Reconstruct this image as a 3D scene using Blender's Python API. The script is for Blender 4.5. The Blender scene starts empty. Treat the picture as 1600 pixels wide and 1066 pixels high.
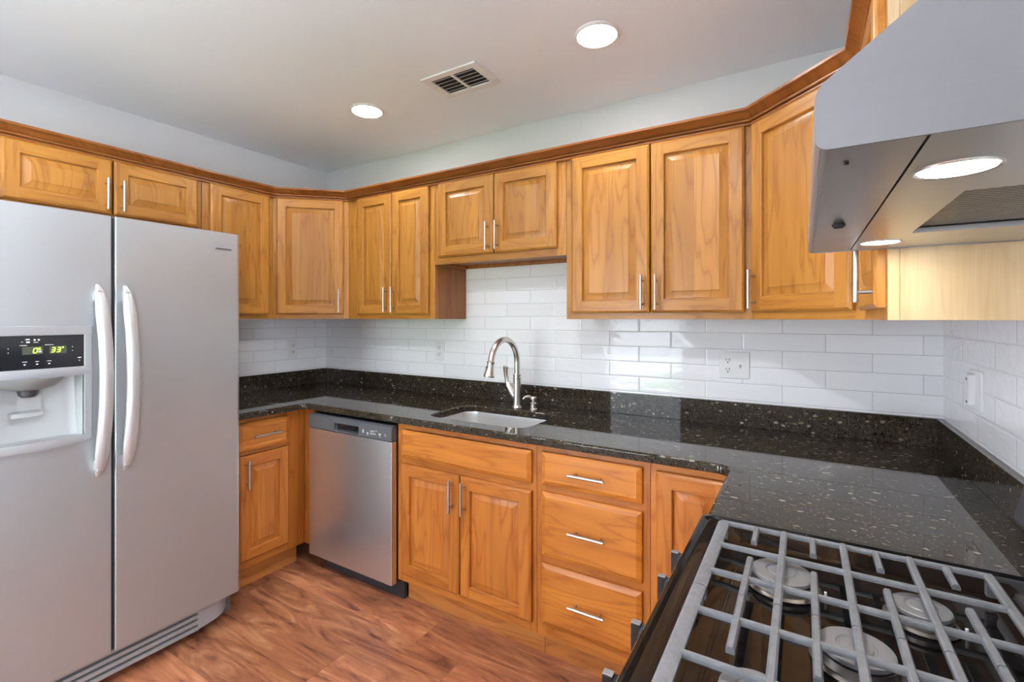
import bpy, bmesh, math, random
from mathutils import Vector, Matrix
from mathutils.geometry import tessellate_polygon
random.seed(7)
D = bpy.data
SC = bpy.context.scene
COL = SC.collection
R = math.radians
PI = math.pi

# ------------------------------------------------------------------ camera, world, exposure
cam = D.objects.new('camera', D.cameras.new('camera'))
COL.objects.link(cam)
cam.location = (2.9852, -2.2739, 1.3758)
cam.rotation_euler = (R(90), 0, R(31.43))
cam.data.sensor_width = 36
cam.data.lens = 745.81 / 1600 * 36
cam.data.shift_y = -(533 - 497.56) / 1600
cam.data.clip_start = 0.02
SC.camera = cam
vs = SC.view_settings
vs.view_transform = 'Standard'
vs.look = 'None'
vs.gamma = 1
vs.use_curve_mapping = False
vs.exposure = 0.53

W = D.worlds.new('daylight')
SC.world = W
W.use_nodes = True
bg = W.node_tree.nodes['Background']
bg.inputs[0].default_value = (0.80, 0.885, 1.0, 1)
bg.inputs[1].default_value = 9.0
sun = D.lights.new('sun', 'SUN'); sun.energy = 95; sun.angle = R(.6); sun.color = (.93, .945, 1.0)
sno = D.objects.new('sun', sun); COL.objects.link(sno)
sno.rotation_euler = Vector((0, -.30, -1)).to_track_quat('-Z', 'Y').to_euler()
LAMP_C = (.94, .95, 1.0)
REAR_W = 10.0         # the brightest fitting, above the range
LAMP_W = 1.4          # one ceiling downlight
HOOD_W = 0.48           # one hood lamp

ROOM_X, ROOM_Y, ROOM_Z = 3.42, -3.42, 2.44
UP_Z, UP_TOP = 1.372, 2.134
CT = 0.914

# ------------------------------------------------------------------ node helpers
class NT:
    def __init__(s, name):
        s.m = D.materials.new(name); s.m.use_nodes = True
        s.t = s.m.node_tree; s.n = s.t.nodes; s.l = s.t.links
        s.b = s.n['Principled BSDF']
    def new(s, typ, **kw):
        n = s.n.new(typ)
        for k, v in kw.items(): setattr(n, k, v)
        return n
    def put(s, sock, v):
        if isinstance(v, bpy.types.NodeSocket): s.l.new(v, sock)
        elif v is not None: sock.default_value = v
    def math(s, op, a, b=None, c=None):
        n = s.new('ShaderNodeMath', operation=op)
        for i, v in enumerate((a, b, c)): s.put(n.inputs[i], v)
        return n.outputs[0]
    def mix(s, f, a, b, blend='MIX'):
        n = s.new('ShaderNodeMix', data_type='RGBA', blend_type=blend)
        s.put(n.inputs[0], f); s.put(n.inputs[6], a); s.put(n.inputs[7], b)
        return n.outputs[2]
    def comb(s, x, y, z):
        n = s.new('ShaderNodeCombineXYZ')
        for i, v in enumerate((x, y, z)): s.put(n.inputs[i], v)
        return n.outputs[0]
    def sep(s, v):
        n = s.new('ShaderNodeSeparateXYZ'); s.put(n.inputs[0], v)
        return n.outputs
    def noise(s, v, scale=1, detail=2, rough=.5, dist=0):
        n = s.new('ShaderNodeTexNoise'); s.put(n.inputs['Vector'], v)
        n.inputs['Scale'].default_value = scale; n.inputs['Detail'].default_value = detail
        n.inputs['Roughness'].default_value = rough; n.inputs['Distortion'].default_value = dist
        return n.outputs
    def white(s, v):
        n = s.new('ShaderNodeTexWhiteNoise', noise_dimensions='3D'); s.put(n.inputs['Vector'], v)
        return n.outputs
    def ramp(s, f, stops):
        n = s.new('ShaderNodeValToRGB'); s.put(n.inputs[0], f)
        e = n.color_ramp.elements
        while len(e) < len(stops): e.new(.5)
        for el, (p, c) in zip(e, stops):
            el.position = p; el.color = c if len(c) == 4 else (*c, 1)
        return n.outputs[0]
    def bump(s, h, strength, dist):
        n = s.new('ShaderNodeBump'); s.put(n.inputs['Height'], h)
        n.inputs['Strength'].default_value = strength; n.inputs['Distance'].default_value = dist
        s.l.new(n.outputs[0], s.b.inputs['Normal'])
    def obj(s): return s.new('ShaderNodeTexCoord').outputs['Object']
    def rnd(s): return s.new('ShaderNodeObjectInfo').outputs['Random']
    def set(s, **kw):
        for k, v in kw.items(): s.put(s.b.inputs[k.replace('_', ' ')], v)
        return s.m

def plain(name, col, rough=.5, metal=0, **kw):
    return NT(name).set(Base_Color=(*col, 1), Roughness=rough, Metallic=metal, **kw)

def make_oak(name, axis, tint=(1, 1, 1), stave=.105, fig=.66):
    t = NT(name)
    x, y, z = t.sep(t.obj())
    r = t.math('MULTIPLY', t.rnd(), 37.0)
    if axis == 'Z': along, across = z, t.math('ADD', x, t.math('MULTIPLY', y, .7))
    else: along, across = x, t.math('ADD', z, t.math('MULTIPLY', y, .7))
    sid = t.math('FLOOR', t.math('DIVIDE', t.math('ADD', across, r), stave))
    wn = t.white(t.comb(sid, r, 3.3))[0]
    al = t.math('ADD', along, t.math('MULTIPLY', wn, 9.0))
    v = t.comb(t.math('MULTIPLY', across, 11.0), r, t.math('MULTIPLY', al, 1.25))
    n1 = t.noise(v, 1.0, 3.0, .42, .35)[0]
    rings = t.math('PINGPONG', t.math('MULTIPLY', n1, 17.0), 1.0)
    rings = t.math('POWER', rings, 4.0)
    fib = t.noise(t.comb(t.math('MULTIPLY', across, 330.0), r, t.math('MULTIPLY', al, 9.0)), 1.0, 2, .6)[0]
    broad = t.noise(t.comb(t.math('MULTIPLY', across, 14.0), r, t.math('MULTIPLY', al, 1.6)), 1.0, 2, .5)[0]
    T = lambda c: tuple(a * b for a, b in zip(c, tint))
    base = t.ramp(broad, [(.3, T((.50, .205, .048))), (.7, T((.63, .29, .080)))])
    c = t.mix(t.math('MULTIPLY', rings, fig), base, (*T((.33, .11, .022)), 1))
    c = t.mix(t.math('MULTIPLY', t.math('SUBTRACT', fib, .35), .55), c, (*T((.36, .13, .030)), 1))
    tone = t.math('ADD', .88, t.math('MULTIPLY', wn, .24))
    c = t.mix(1.0, c, t.comb(tone, tone, tone), 'MULTIPLY')
    t.bump(t.math('ADD', fib, t.math('MULTIPLY', rings, .3)), .06, .002)
    return t.set(Base_Color=c, Roughness=.36, Specular_IOR_Level=.34, Coat_Weight=.07, Coat_Roughness=.2)

def make_granite(name):
    t = NT(name)
    o = t.obj()
    big = t.noise(o, 9, 3, .6)[0]
    warp = t.noise(o, 40, 2)[1]
    ov = t.mix(.012, o, warp, 'ADD')
    v1 = t.new('ShaderNodeTexVoronoi'); t.put(v1.inputs['Vector'], ov); v1.inputs['Scale'].default_value = 150
    m = t.new('ShaderNodeMapping'); t.put(m.inputs[0], ov); m.inputs['Scale'].default_value = (1, 2.1, 1.6); m.inputs['Rotation'].default_value = (.3, .2, .5)
    v2 = t.new('ShaderNodeTexVoronoi'); t.put(v2.inputs['Vector'], m.outputs[0]); v2.inputs['Scale'].default_value = 50
    v3 = t.new('ShaderNodeTexVoronoi'); t.put(v3.inputs['Vector'], ov); v3.inputs['Scale'].default_value = 330
    r1 = t.sep(v1.outputs['Color'])[0]; r2 = t.sep(v2.outputs['Color'])[1]; r3 = t.sep(v3.outputs['Color'])[2]
    base = t.mix(r1, (.006, .005, .0045, 1), (.034, .026, .017, 1))
    base = t.mix(t.math('MULTIPLY', t.math('GREATER_THAN', r3, .48), t.math('MULTIPLY', big, 1.0)), base, (.075, .058, .037, 1))
    core = t.math('LESS_THAN', v2.outputs['Distance'], t.math('MULTIPLY', t.sep(v2.outputs['Color'])[0], .46))
    f2 = t.math('MULTIPLY', t.math('GREATER_THAN', r2, .66), core)
    base = t.mix(f2, base, t.mix(t.math('POWER', t.sep(v2.outputs['Color'])[2], 2.2), (.10, .075, .038, 1), (.36, .33, .27, 1)))
    f3 = t.math('MULTIPLY', t.math('GREATER_THAN', r3, .985), big)
    base = t.mix(f3, base, (.25, .22, .17, 1))
    return t.set(Base_Color=base, Roughness=.025, IOR=1.47, Specular_IOR_Level=.36)

def make_tile(name, axis, u0):
    t = NT(name)
    x, y, z = t.sep(t.obj())
    u = x if axis == 'X' else y
    PITCH, H = .2985, .0723
    zr = t.math('DIVIDE', t.math('SUBTRACT', z, 1.0235), H)
    row = t.math('FLOOR', zr)
    par = t.math('MODULO', t.math('ADD', row, 20.0), 2.0)
    uu = t.math('DIVIDE', t.math('SUBTRACT', t.math('SUBTRACT', u, u0), t.math('MULTIPLY', par, PITCH * .5)), PITCH)
    col = t.math('FLOOR', uu)
    fu = t.math('SUBTRACT', uu, col); fz = t.math('SUBTRACT', zr, row)
    du = t.math('MULTIPLY', t.math('MINIMUM', fu, t.math('SUBTRACT', 1.0, fu)), PITCH)
    dz = t.math('MULTIPLY', t.math('MINIMUM', fz, t.math('SUBTRACT', 1.0, fz)), H)
    d = t.math('MINIMUM', du, dz)
    grout = t.math('LESS_THAN', d, .0011)
    wn = t.white(t.comb(row, col, 1.7))
    off = t.math('MULTIPLY', wn[0], 25.0)
    n = t.noise(t.comb(t.math('ADD', u, off), off, t.math('MULTIPLY', z, 1.8)), 11, 2, .5, .6)[0]
    edge = t.math('SMOOTH_MIN', t.math('MULTIPLY', d, 160.0), 1.0, .3)
    hgt = t.math('ADD', edge, t.math('MULTIPLY', n, 2.6))
    tone = t.math('ADD', .965, t.math('MULTIPLY', wn[0], .05))
    c = t.mix(1.0, (.84, .835, .84, 1), t.comb(tone, tone, tone), 'MULTIPLY')
    c = t.mix(grout, c, (.50, .49, .49, 1))
    t.bump(hgt, .34, .0022)
    return t.set(Base_Color=c, Roughness=t.math('ADD', .07, t.math('MULTIPLY', grout, .6)), Specular_IOR_Level=.36)

def make_floor(name):
    t = NT(name)
    x, y, z = t.sep(t.obj())
    PW, PL = .19, 1.21
    yr = t.math('DIVIDE', y, PW); row = t.math('FLOOR', yr)
    xo = t.math('ADD', x, t.math('MULTIPLY', t.white(t.comb(row, 4.1, 0.3))[0], PL))
    xr = t.math('DIVIDE', xo, PL); col = t.math('FLOOR', xr)
    wn = t.white(t.comb(row, col, 9.2))
    off = t.math('MULTIPLY', wn[0], 40.0)
    fx = t.math('SUBTRACT', xr, col); fy = t.math('SUBTRACT', yr, row)
    dy = t.math('MULTIPLY', t.math('MINIMUM', fy, t.math('SUBTRACT', 1.0, fy)), PW)
    dx = t.math('MULTIPLY', t.math('MINIMUM', fx, t.math('SUBTRACT', 1.0, fx)), PL)
    seam = t.math('LESS_THAN', t.math('MINIMUM', dx, dy), .0011)
    g = t.noise(t.comb(t.math('ADD', t.math('MULTIPLY', x, 2.3), off), t.math('MULTIPLY', y, 12.0), off), 1, 6, .60, 2.0)[0]
    sw = t.noise(t.comb(t.math('ADD', t.math('MULTIPLY', x, 3.2), off), t.math('MULTIPLY', y, 13.0), off), 1, 4, .6, 1.6)[0]
    fi = t.noise(t.comb(t.math('MULTIPLY', x, 14.0), t.math('MULTIPLY', y, 190.0), off), 1, 2, .6)[0]
    c = t.ramp(g, [(.32, (.12, .042, .030)), (.43, (.34, .118, .056)), (.54, (.47, .18, .080)), (.68, (.64, .31, .15))])
    dark = t.math('POWER', t.math('PINGPONG', t.math('MULTIPLY', sw, 4.2), 1.0), 3.2)
    c = t.mix(t.math('MULTIPLY', dark, .5), c, (.11, .036, .024, 1))
    c = t.mix(t.math('MULTIPLY', fi, .35), c, (.24, .09, .042, 1))
    tone = t.math('ADD', .74, t.math('MULTIPLY', wn[0], .46))
    c = t.mix(1.0, c, t.comb(tone, tone, tone), 'MULTIPLY')
    c = t.mix(t.math('MULTIPLY', seam, .4), c, (.05, .018, .01, 1))
    t.bump(t.math('SUBTRACT', fi, t.math('MULTIPLY', seam, 2.0)), .08, .002)
    return t.set(Base_Color=c, Roughness=t.math('ADD', .26, t.math('MULTIPLY', g, .16)))

def make_steel(name, col, rough, axis='Z', metal=1.0, tex=True):
    t = NT(name)
    x, y, z = t.sep(t.obj())
    if axis == 'Z': v = t.comb(t.math('MULTIPLY', x, 2.0), t.math('MULTIPLY', y, 2.0), t.math('MULTIPLY', z, 420.0))
    else: v = t.comb(t.math('MULTIPLY', x, 420.0), t.math('MULTIPLY', y, 420.0), t.math('MULTIPLY', z, 2.0))
    n = t.noise(v, 1, 2, .6)[0]
    sm = t.noise(t.obj(), 3.5, 3, .55, .4)[0]
    c = t.mix(t.math('MULTIPLY', n, .12), (*col, 1), tuple(k * .75 for k in col) + (1,))
    if tex: t.bump(n, .025, .0006)
    return t.set(Base_Color=c, Metallic=metal, Roughness=t.math('ADD', rough - .05, t.math('MULTIPLY', sm, .12)))

def make_paint(name, col, tex=.02):
    t = NT(name)
    n = t.noise(t.obj(), 160, 3)[0]
    t.bump(n, tex * 4, .001)
    return t.set(Base_Color=(*col, 1), Roughness=.62)

def make_mesh_filter(name):
    t = NT(name)
    x, y, z = t.sep(t.obj())
    a = t.math('PINGPONG', t.math('MULTIPLY', t.math('ADD', x, y), 170.0), 1.0)
    b = t.math('PINGPONG', t.math('MULTIPLY', t.math('SUBTRACT', x, y), 170.0), 1.0)
    n = t.noise(t.obj(), 60, 2)[0]
    h = t.math('ADD', t.math('MULTIPLY', a, b), t.math('MULTIPLY', n, .4))
    c = t.ramp(h, [(.1, (.045, .042, .036)), (.75, (.30, .285, .25))])
    t.bump(h, .6, .003)
    return t.set(Base_Color=c, Metallic=.7, Roughness=.42)

def emit(name, col, s):
    return NT(name).set(Base_Color=(*col, 1), Emission_Color=(*col, 1), Emission_Strength=s)

def make_iron(name):
    t = NT(name)
    n = t.noise(t.obj(), 70, 4, .6)[0]
    c = t.ramp(n, [(.35, (.13, .135, .143)), (.7, (.18, .185, .195))])
    t.bump(t.noise(t.obj(), 500, 2)[0], .15, .001)
    return t.set(Base_Color=c, Roughness=.36, Specular_IOR_Level=.6)

def make_lawn(name):
    t = NT(name)
    n = t.noise(t.obj(), 2.6, 4, .65)[0]
    c = t.ramp(n, [(.38, (.008, .02, .006)), (.62, (.09, .20, .03))])
    return t.set(Base_Color=c, Roughness=.8)

M = {}
M['oak'] = make_oak('oak vertical grain', 'Z', (.68, .67, .45))
M['oakh'] = make_oak('oak horizontal grain', 'X', stave=.13)
M['oakrail'] = make_oak('oak rail', 'X', (.66, .65, .42), 5.0)
M['oakstile'] = make_oak('oak stile', 'Z', (.66, .65, .42), 5.0)
M['oakside'] = make_oak('oak side panel', 'Z', (.60, .52, .50), .3)
M['oakbase'] = make_oak('oak base', 'X', (.78, .66, .60), .9)
M['crown'] = make_oak('oak moulding', 'X', (.48, .37, .28), 5.0)
M['oakb'] = make_oak('oak base door', 'Z', (.77, .59, .37))
M['oakbrail'] = make_oak('oak base rail', 'X', (.74, .56, .33), 5.0)
M['oakbstile'] = make_oak('oak base stile', 'Z', (.74, .56, .33), 5.0)
M['oakbh'] = make_oak('oak drawer', 'X', (.91, .71, .37), .13)
M['pale'] = make_oak('pale oak veneer', 'Z', (.92, 1.50, 3.1), .3, .16)
M['inside'] = plain('cabinet inside', (.20, .095, .042), .5)
M['granite'] = make_granite('dark flecked granite')
M['tile_back'] = make_tile('glazed tile back', 'X', 2.313)
M['tile_left'] = make_tile('glazed tile left', 'Y', -.10)
M['tile_right'] = make_tile('glazed tile right', 'Y', -.10)
M['floor'] = make_floor('laminate planks')
M['steel'] = make_steel('brushed steel', (.45, .475, .49), .39, 'Z', .74)
M['steelv'] = make_steel('brushed steel dishwasher', (.70, .705, .73), .335, 'X', .95, False)
M['hood'] = make_steel('brushed steel hood', (.365, .36, .365), .38, 'Z', .85)
M['hoodu'] = make_steel('worn steel underside', (.56, .555, .555), .35, 'Z', 1.0, False)
M['sink'] = make_steel('satin sink steel', (.74, .735, .72), .34, 'Z', .75, False)
M['nickel'] = plain('brushed nickel', (.66, .62, .57), .27, 1)
M['pull'] = plain('satin nickel pull', (.56, .535, .50), .34, 1)
M['handle'] = plain('satin silver handle', (.52, .52, .525), .40, .6)
M['silver'] = plain('silver plastic', (.34, .345, .355), .40, .35)
M['cavity'] = plain('grey dispenser plastic', (.40, .415, .41), .42)
M['darkgrey'] = plain('dark grey plastic', (.095, .097, .105), .35)
M['charcoal'] = plain('charcoal plastic', (.028, .028, .031), .35)
M['blackgloss'] = plain('black gloss panel', (.012, .012, .014), .08)
M['enamel'] = plain('black enamel', (.008, .0075, .0075), .05, 0, Specular_IOR_Level=.36)
M['cavity2'] = plain('grey chute plastic', (.17, .175, .175), .4)
M['knob'] = plain('black knob', (.008, .008, .009), .32)
M['rubber'] = plain('black rubber', (.012, .012, .012), .6)
M['knobtop'] = plain('knob grip', (.30, .30, .31), .3, .6)
M['iron'] = make_iron('cast iron grate')
M['burner'] = plain('burner cap grey', (.22, .22, .225), .42, .3)
M['burnbase'] = plain('burner base alloy', (.17, .15, .135), .38, .8)
M['paint'] = make_paint('wall paint', (.58, .585, .575))
M['ceil'] = make_paint('ceiling paint', (.875, .93, .99))
M['white'] = plain('white plastic', (.74, .73, .715), .3)
M['whitemetal'] = plain('white metal', (.80, .80, .80), .4)
M['slot'] = plain('dark slot', (.02, .02, .02), .5)
M['vent_shade'] = plain('dark vent backing', (.015, .015, .016), .7)
M['filter'] = make_mesh_filter('aluminium grease filter')
M['lamp'] = emit('lit lamp diffuser', (.95, .98, 1.0), 62)
M['hoodlamp'] = emit('lit hood lamp', (1, .97, .92), 14)
M['digit'] = emit('green display digits', (.60, 1.0, .05), 1.6)
M['icon'] = plain('printed white icons', (.62, .62, .62), .5)
M['displaybg'] = plain('display window', (.06, .07, .05), .2)
M['clear'] = NT('clear plastic').set(Base_Color=(.93, .95, .95, 1), Roughness=.08, Transmission_Weight=.85, IOR=1.3)
def make_pane(name):
    t = NT(name)
    t.n.remove(t.b)
    tr = t.new('ShaderNodeBsdfTransparent'); gl = t.new('ShaderNodeBsdfGlossy'); gl.inputs['Roughness'].default_value = .01
    fr_ = t.new('ShaderNodeFresnel'); fr_.inputs['IOR'].default_value = 1.45
    mx = t.new('ShaderNodeMixShader')
    t.l.new(fr_.outputs[0], mx.inputs[0]); t.l.new(tr.outputs[0], mx.inputs[1]); t.l.new(gl.outputs[0], mx.inputs[2])
    t.l.new(mx.outputs[0], t.n['Material Output'].inputs[0])
    return t.m
M['glass'] = make_pane('door glass')
M['lawn'] = make_lawn('lawn')
M['bounce_ground'] = plain('pale patio', (.60, .61, .655), .8)  # unseen ground, added pale so it bounces daylight up to the ceiling

# ------------------------------------------------------------------ mesh builder
class MB:
    def __init__(s): s.bm = bmesh.new()
    def face(s, vs, mat=0):
        try: f = s.bm.faces.new(vs)
        except ValueError: return None
        f.material_index = mat
        return f
    def v(s, p): return s.bm.verts.new(p)
    def box(s, x0, y0, z0, x1, y1, z1, mat=0, bev=0, seg=2):
        x0, x1 = min(x0, x1), max(x0, x1); y0, y1 = min(y0, y1), max(y0, y1); z0, z1 = min(z0, z1), max(z0, z1)
        v = [s.v((x, y, z)) for x in (x0, x1) for y in (y0, y1) for z in (z0, z1)]
        fs = [s.face([v[i] for i in q], mat) for q in ((0, 1, 3, 2), (4, 6, 7, 5), (0, 4, 5, 1), (2, 3, 7, 6), (0, 2, 6, 4), (1, 5, 7, 3))]
        if bev:
            es = list({e for f in fs for e in f.edges})
            r = bmesh.ops.bevel(s.bm, geom=es, offset=bev, segments=seg, affect='EDGES', profile=.5)
            for f in r['faces']: f.material_index = mat
        return s
    def loft(s, loops, mat=0, closed=True, cap0=True, cap1=True):
        rows = [[s.v(p) for p in L] for L in loops]
        n = len(rows[0])
        for a, b in zip(rows, rows[1:]):
            for i in range(n if closed else n - 1):
                j = (i + 1) % n
                s.face([a[i], a[j], b[j], b[i]], mat)
        if closed and cap0: s.face(rows[0][::-1], mat)
        if closed and cap1: s.face(rows[-1], mat)
        return s
    def tube(s, pts, r, seg=14, mat=0, caps=True, flat=(1, 1), up=None):
        pts = [Vector(p) for p in pts]
        rs = r if isinstance(r, (list, tuple)) else [r] * len(pts)
        loops = []; u = None
        for i, p in enumerate(pts):
            d = (pts[min(i + 1, len(pts) - 1)] - pts[max(i - 1, 0)]).normalized()
            if u is None: u = d.orthogonal().normalized() if up is None else Vector(up)
            u = (u - d * u.dot(d)).normalized(); w = d.cross(u)
            loops.append([p + (u * math.cos(a) * flat[0] + w * math.sin(a) * flat[1]) * rs[i] for a in (2 * PI * k / seg for k in range(seg))])
        return s.loft(loops, mat, True, caps, caps)
    def lathe(s, prof, c=(0, 0, 0), axis=(0, 0, 1), seg=28, mat=0, caps=True):
        a = Vector(axis).normalized(); u = a.orthogonal().normalized(); w = a.cross(u); c = Vector(c)
        loops = [[c + a * h + (u * math.cos(t) + w * math.sin(t)) * max(r, 1e-5) for t in (2 * PI * k / seg for k in range(seg))] for r, h in prof]
        return s.loft(loops, mat, True, caps, caps)
    def prism(s, poly, a, b, plane='XY', mat=0, bev=0, seg=2):
        f = {'XY': lambda p, h: (p[0], p[1], h), 'XZ': lambda p, h: (p[0], h, p[1]), 'YZ': lambda p, h: (h, p[0], p[1])}[plane]
        va = [s.v(f(p, a)) for p in poly]; vb = [s.v(f(p, b)) for p in poly]
        n = len(poly); fs = [s.face(va[::-1], mat), s.face(vb, mat)]
        for i in range(n): fs.append(s.face([va[i], va[(i + 1) % n], vb[(i + 1) % n], vb[i]], mat))
        if bev:
            es = list({e for q in fs if q for e in q.edges})
            r = bmesh.ops.bevel(s.bm, geom=es, offset=bev, segments=seg, affect='EDGES', profile=.5)
            for q in r['faces']: q.material_index = mat
        return s
    def slab(s, poly, holes, prof, plane_z=True, mat=0):
        """horizontal slab with holes; prof = [(inset, z), ...] bottom to top"""
        loops = [poly] + holes
        rows = []
        for k, L in enumerate(loops):
            rows.append([[s.v((*p, z)) for p in offset(L, ins, k > 0)] for ins, z in prof])
        for rr in rows:
            for a, b in zip(rr, rr[1:]):
                n = len(a)
                for i in range(n): s.face([a[i], a[(i + 1) % n], b[(i + 1) % n], b[i]], mat)
        for idx in (0, -1):
            L3 = [[v.co.copy() for v in rr[idx]] for rr in rows]
            flat = [v for rr in rows for v in rr[idx]]
            for tri in tessellate_polygon(L3): s.face([flat[i] for i in tri], mat)
        return s
    def build(s, name, mats, parent=None, world=False, angle=32, recalc=True):
        if recalc: bmesh.ops.recalc_face_normals(s.bm, faces=s.bm.faces[:])
        me = D.meshes.new(name); s.bm.to_mesh(me); s.bm.free()
        mats = mats if isinstance(mats, (list, tuple)) else [mats]
        for m in mats: me.materials.append(M[m])
        me.polygons.foreach_set('use_smooth', [True] * len(me.polygons))
        me.set_sharp_from_angle(angle=R(angle))
        o = D.objects.new(name, me); COL.objects.link(o)
        wn = o.modifiers.new('weighted_normals', 'WEIGHTED_NORMAL'); wn.keep_sharp = True; wn.weight = 100
        if parent is not None:
            o.parent = parent
            if world: o.matrix_parent_inverse = world_of(parent).inverted()
        return o

def world_of(o):
    m = o.matrix_basis.copy()
    if o.parent is not None: m = world_of(o.parent) @ o.matrix_parent_inverse @ m
    return m

def offset(poly, d, hole=False):
    """inset a closed polygon by d (holes grow outward)"""
    n = len(poly)
    A = sum(poly[i][0] * poly[(i + 1) % n][1] - poly[(i + 1) % n][0] * poly[i][1] for i in range(n))
    sgn = (1 if A > 0 else -1) * (-1 if hole else 1)
    out = []
    for i in range(n):
        p0, p1, p2 = Vector(poly[i - 1]), Vector(poly[i]), Vector(poly[(i + 1) % n])
        d1 = (p1 - p0).normalized(); d2 = (p2 - p1).normalized()
        n1 = Vector((-d1.y, d1.x)) * sgn; n2 = Vector((-d2.y, d2.x)) * sgn
        b = n1 + n2
        k = d / max(.25, (1 + n1.dot(n2)) / 1.0) if b.length > 1e-6 else 0
        q = p1 + b * k
        out.append((q.x, q.y))
    return out

def arc(cx, cy, r, a0, a1, n=6):
    return [(cx + r * math.cos(R(a0 + (a1 - a0) * i / n)), cy + r * math.sin(R(a0 + (a1 - a0) * i / n))) for i in range(n + 1)]

def rrect(x0, y0, x1, y1, r, n=5):
    return arc(x1 - r, y1 - r, r, 0, 90, n) + arc(x0 + r, y1 - r, r, 90, 180, n) + arc(x0 + r, y0 + r, r, 180, 270, n) + arc(x1 - r, y0 + r, r, 270, 360, n)

def thing(name, label, cat, loc=(0, 0, 0), rot=0, group=None):
    o = D.objects.new(name, None); COL.objects.link(o)
    o.empty_display_size = .1
    o.location = loc; o.rotation_euler = (0, 0, R(rot))
    o['label'] = label; o['category'] = cat
    if group: o['group'] = group
    return o

def tag(o, label, cat, group=None):
    o['label'] = label; o['category'] = cat
    if group: o['group'] = group
    return o

def struct(name, mb, mats):
    o = mb.build(name, mats); o['kind'] = 'structure'
    return o

# ------------------------------------------------------------------ room shell
T = .1
struct('floor', MB().box(-T, ROOM_Y - T, -.06, ROOM_X + T, T, 0), 'floor')
struct('ceiling', MB().box(-T, ROOM_Y - T, ROOM_Z, ROOM_X + T, T, ROOM_Z + .08), 'ceil')
LY0, LY1, LZ = -3.36, -2.10, 2.12
m = MB().box(-T, LY1, 0, 0, 0, ROOM_Z).box(-T, ROOM_Y, 0, 0, LY0, ROOM_Z).box(-T, LY0, LZ, 0, LY1, ROOM_Z)
struct('wall_left', m, 'paint')
struct('wall_back', MB().box(-T, 0, 0, ROOM_X + T, T, ROOM_Z), 'paint')
RY0, RY1, RZ0, RZ1 = -3.34, -2.42, .35, 2.12
m = MB().box(ROOM_X, RY1, 0, ROOM_X + T, 0, ROOM_Z).box(ROOM_X, ROOM_Y, 0, ROOM_X + T, RY0, ROOM_Z).box(ROOM_X, RY0, RZ1, ROOM_X + T, RY1, ROOM_Z).box(ROOM_X, RY0, 0, ROOM_X + T, RY1, RZ0)
struct('wall_right', m, 'paint')
m = MB().box(ROOM_X + .03, RY0, RZ0, ROOM_X + .07, RY0 + .05, RZ1, 0, .004).box(ROOM_X + .03, RY1 - .05, RZ0, ROOM_X + .07, RY1, RZ1, 0, .004).box(ROOM_X + .03, RY0 + .05, RZ0, ROOM_X + .07, RY1 - .05, RZ0 + .05, 0, .004).box(ROOM_X + .03, RY0 + .05, RZ1 - .05, ROOM_X + .07, RY1 - .05, RZ1, 0, .004)
wr = struct('added_window', m, 'whitemetal')  # unseen window, added to brighten the refrigerator and the left corner
MB().box(ROOM_X + .048, RY0 + .05, RZ0 + .05, ROOM_X + .052, RY1 - .05, RZ1 - .05).build('pane', 'glass', wr)
DX0, DX1, DZ = .86, 1.86, 2.05
m = MB()
m.box(-T, ROOM_Y - T, 0, DX0, ROOM_Y, ROOM_Z).box(DX1, ROOM_Y - T, 0, ROOM_X + T, ROOM_Y, ROOM_Z).box(DX0, ROOM_Y - T, DZ, DX1, ROOM_Y, ROOM_Z)
struct('wall_front', m, 'paint')
m = MB()
fy0, fy1 = ROOM_Y - .07, ROOM_Y - .03
m.box(DX0, fy0, .0, DX0 + .08, fy1, DZ, 0, .004).box(DX1 - .08, fy0, .0, DX1, fy1, DZ, 0, .004).box(DX0 + .08, fy0, 0, DX1 - .08, fy1, .16, 0, .004).box(DX0 + .08, fy0, DZ - .1, DX1 - .08, fy1, DZ, 0, .004)
dr = struct('door_1', m, 'whitemetal')
g = MB().box(DX0 + .08, ROOM_Y - .052, .16, DX1 - .08, ROOM_Y - .048, DZ - .1).build('pane', 'glass', dr)
m = MB().box(-.07, LY0, 0, -.03, LY0 + .06, LZ, 0, .004).box(-.07, LY1 - .06, 0, -.03, LY1, LZ, 0, .004).box(-.07, LY0 + .06, 0, -.03, LY1 - .06, .06, 0, .004).box(-.07, LY0 + .06, LZ - .07, -.03, LY1 - .06, LZ, 0, .004)
dl = struct('added_glazed_door', m, 'whitemetal')  # unseen glazed opening in the left wall, added for more daylight
MB().box(-.052, LY0 + .06, .06, -.048, LY1 - .06, LZ - .07).build('pane', 'glass', dl)
struct('trim_4', MB().box(-T, -16, -.12, ROOM_X + T, -4.9, -.08), 'lawn')
struct('added_ground_front', MB().box(-T, -4.9, -.12, ROOM_X + T, ROOM_Y - T, -.08), 'bounce_ground')  # this and the two side slabs are added daylight reflectors
struct('added_ground_right', MB().box(ROOM_X + T, -16, -.12, 13, 6, -.08), 'bounce_ground')
struct('added_ground_left', MB().box(-9, -16, -.12, -T, 6, -.08), 'bounce_ground')
# daylight portals in the front door and the two added side openings
def portal(loc, rot, sx, sy):
    pl = D.lights.new('daylight_portal', 'AREA'); pl.shape = 'RECTANGLE'; pl.size = sx; pl.size_y = sy
    pl.cycles.is_portal = True
    po = D.objects.new('daylight_portal', pl); COL.objects.link(po); po.location = loc; po.rotation_euler = rot
portal(((DX0 + DX1) / 2, ROOM_Y - .12, DZ / 2), (R(90), 0, 0), DX1 - DX0, DZ)
portal((ROOM_X + T + .02, (RY0 + RY1) / 2, (RZ0 + RZ1) / 2), (R(90), 0, R(90)), RY1 - RY0, RZ1 - RZ0)
portal((-T - .02, (LY0 + LY1) / 2, LZ / 2), (R(90), 0, R(-90)), LY1 - LY0, LZ)

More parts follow.
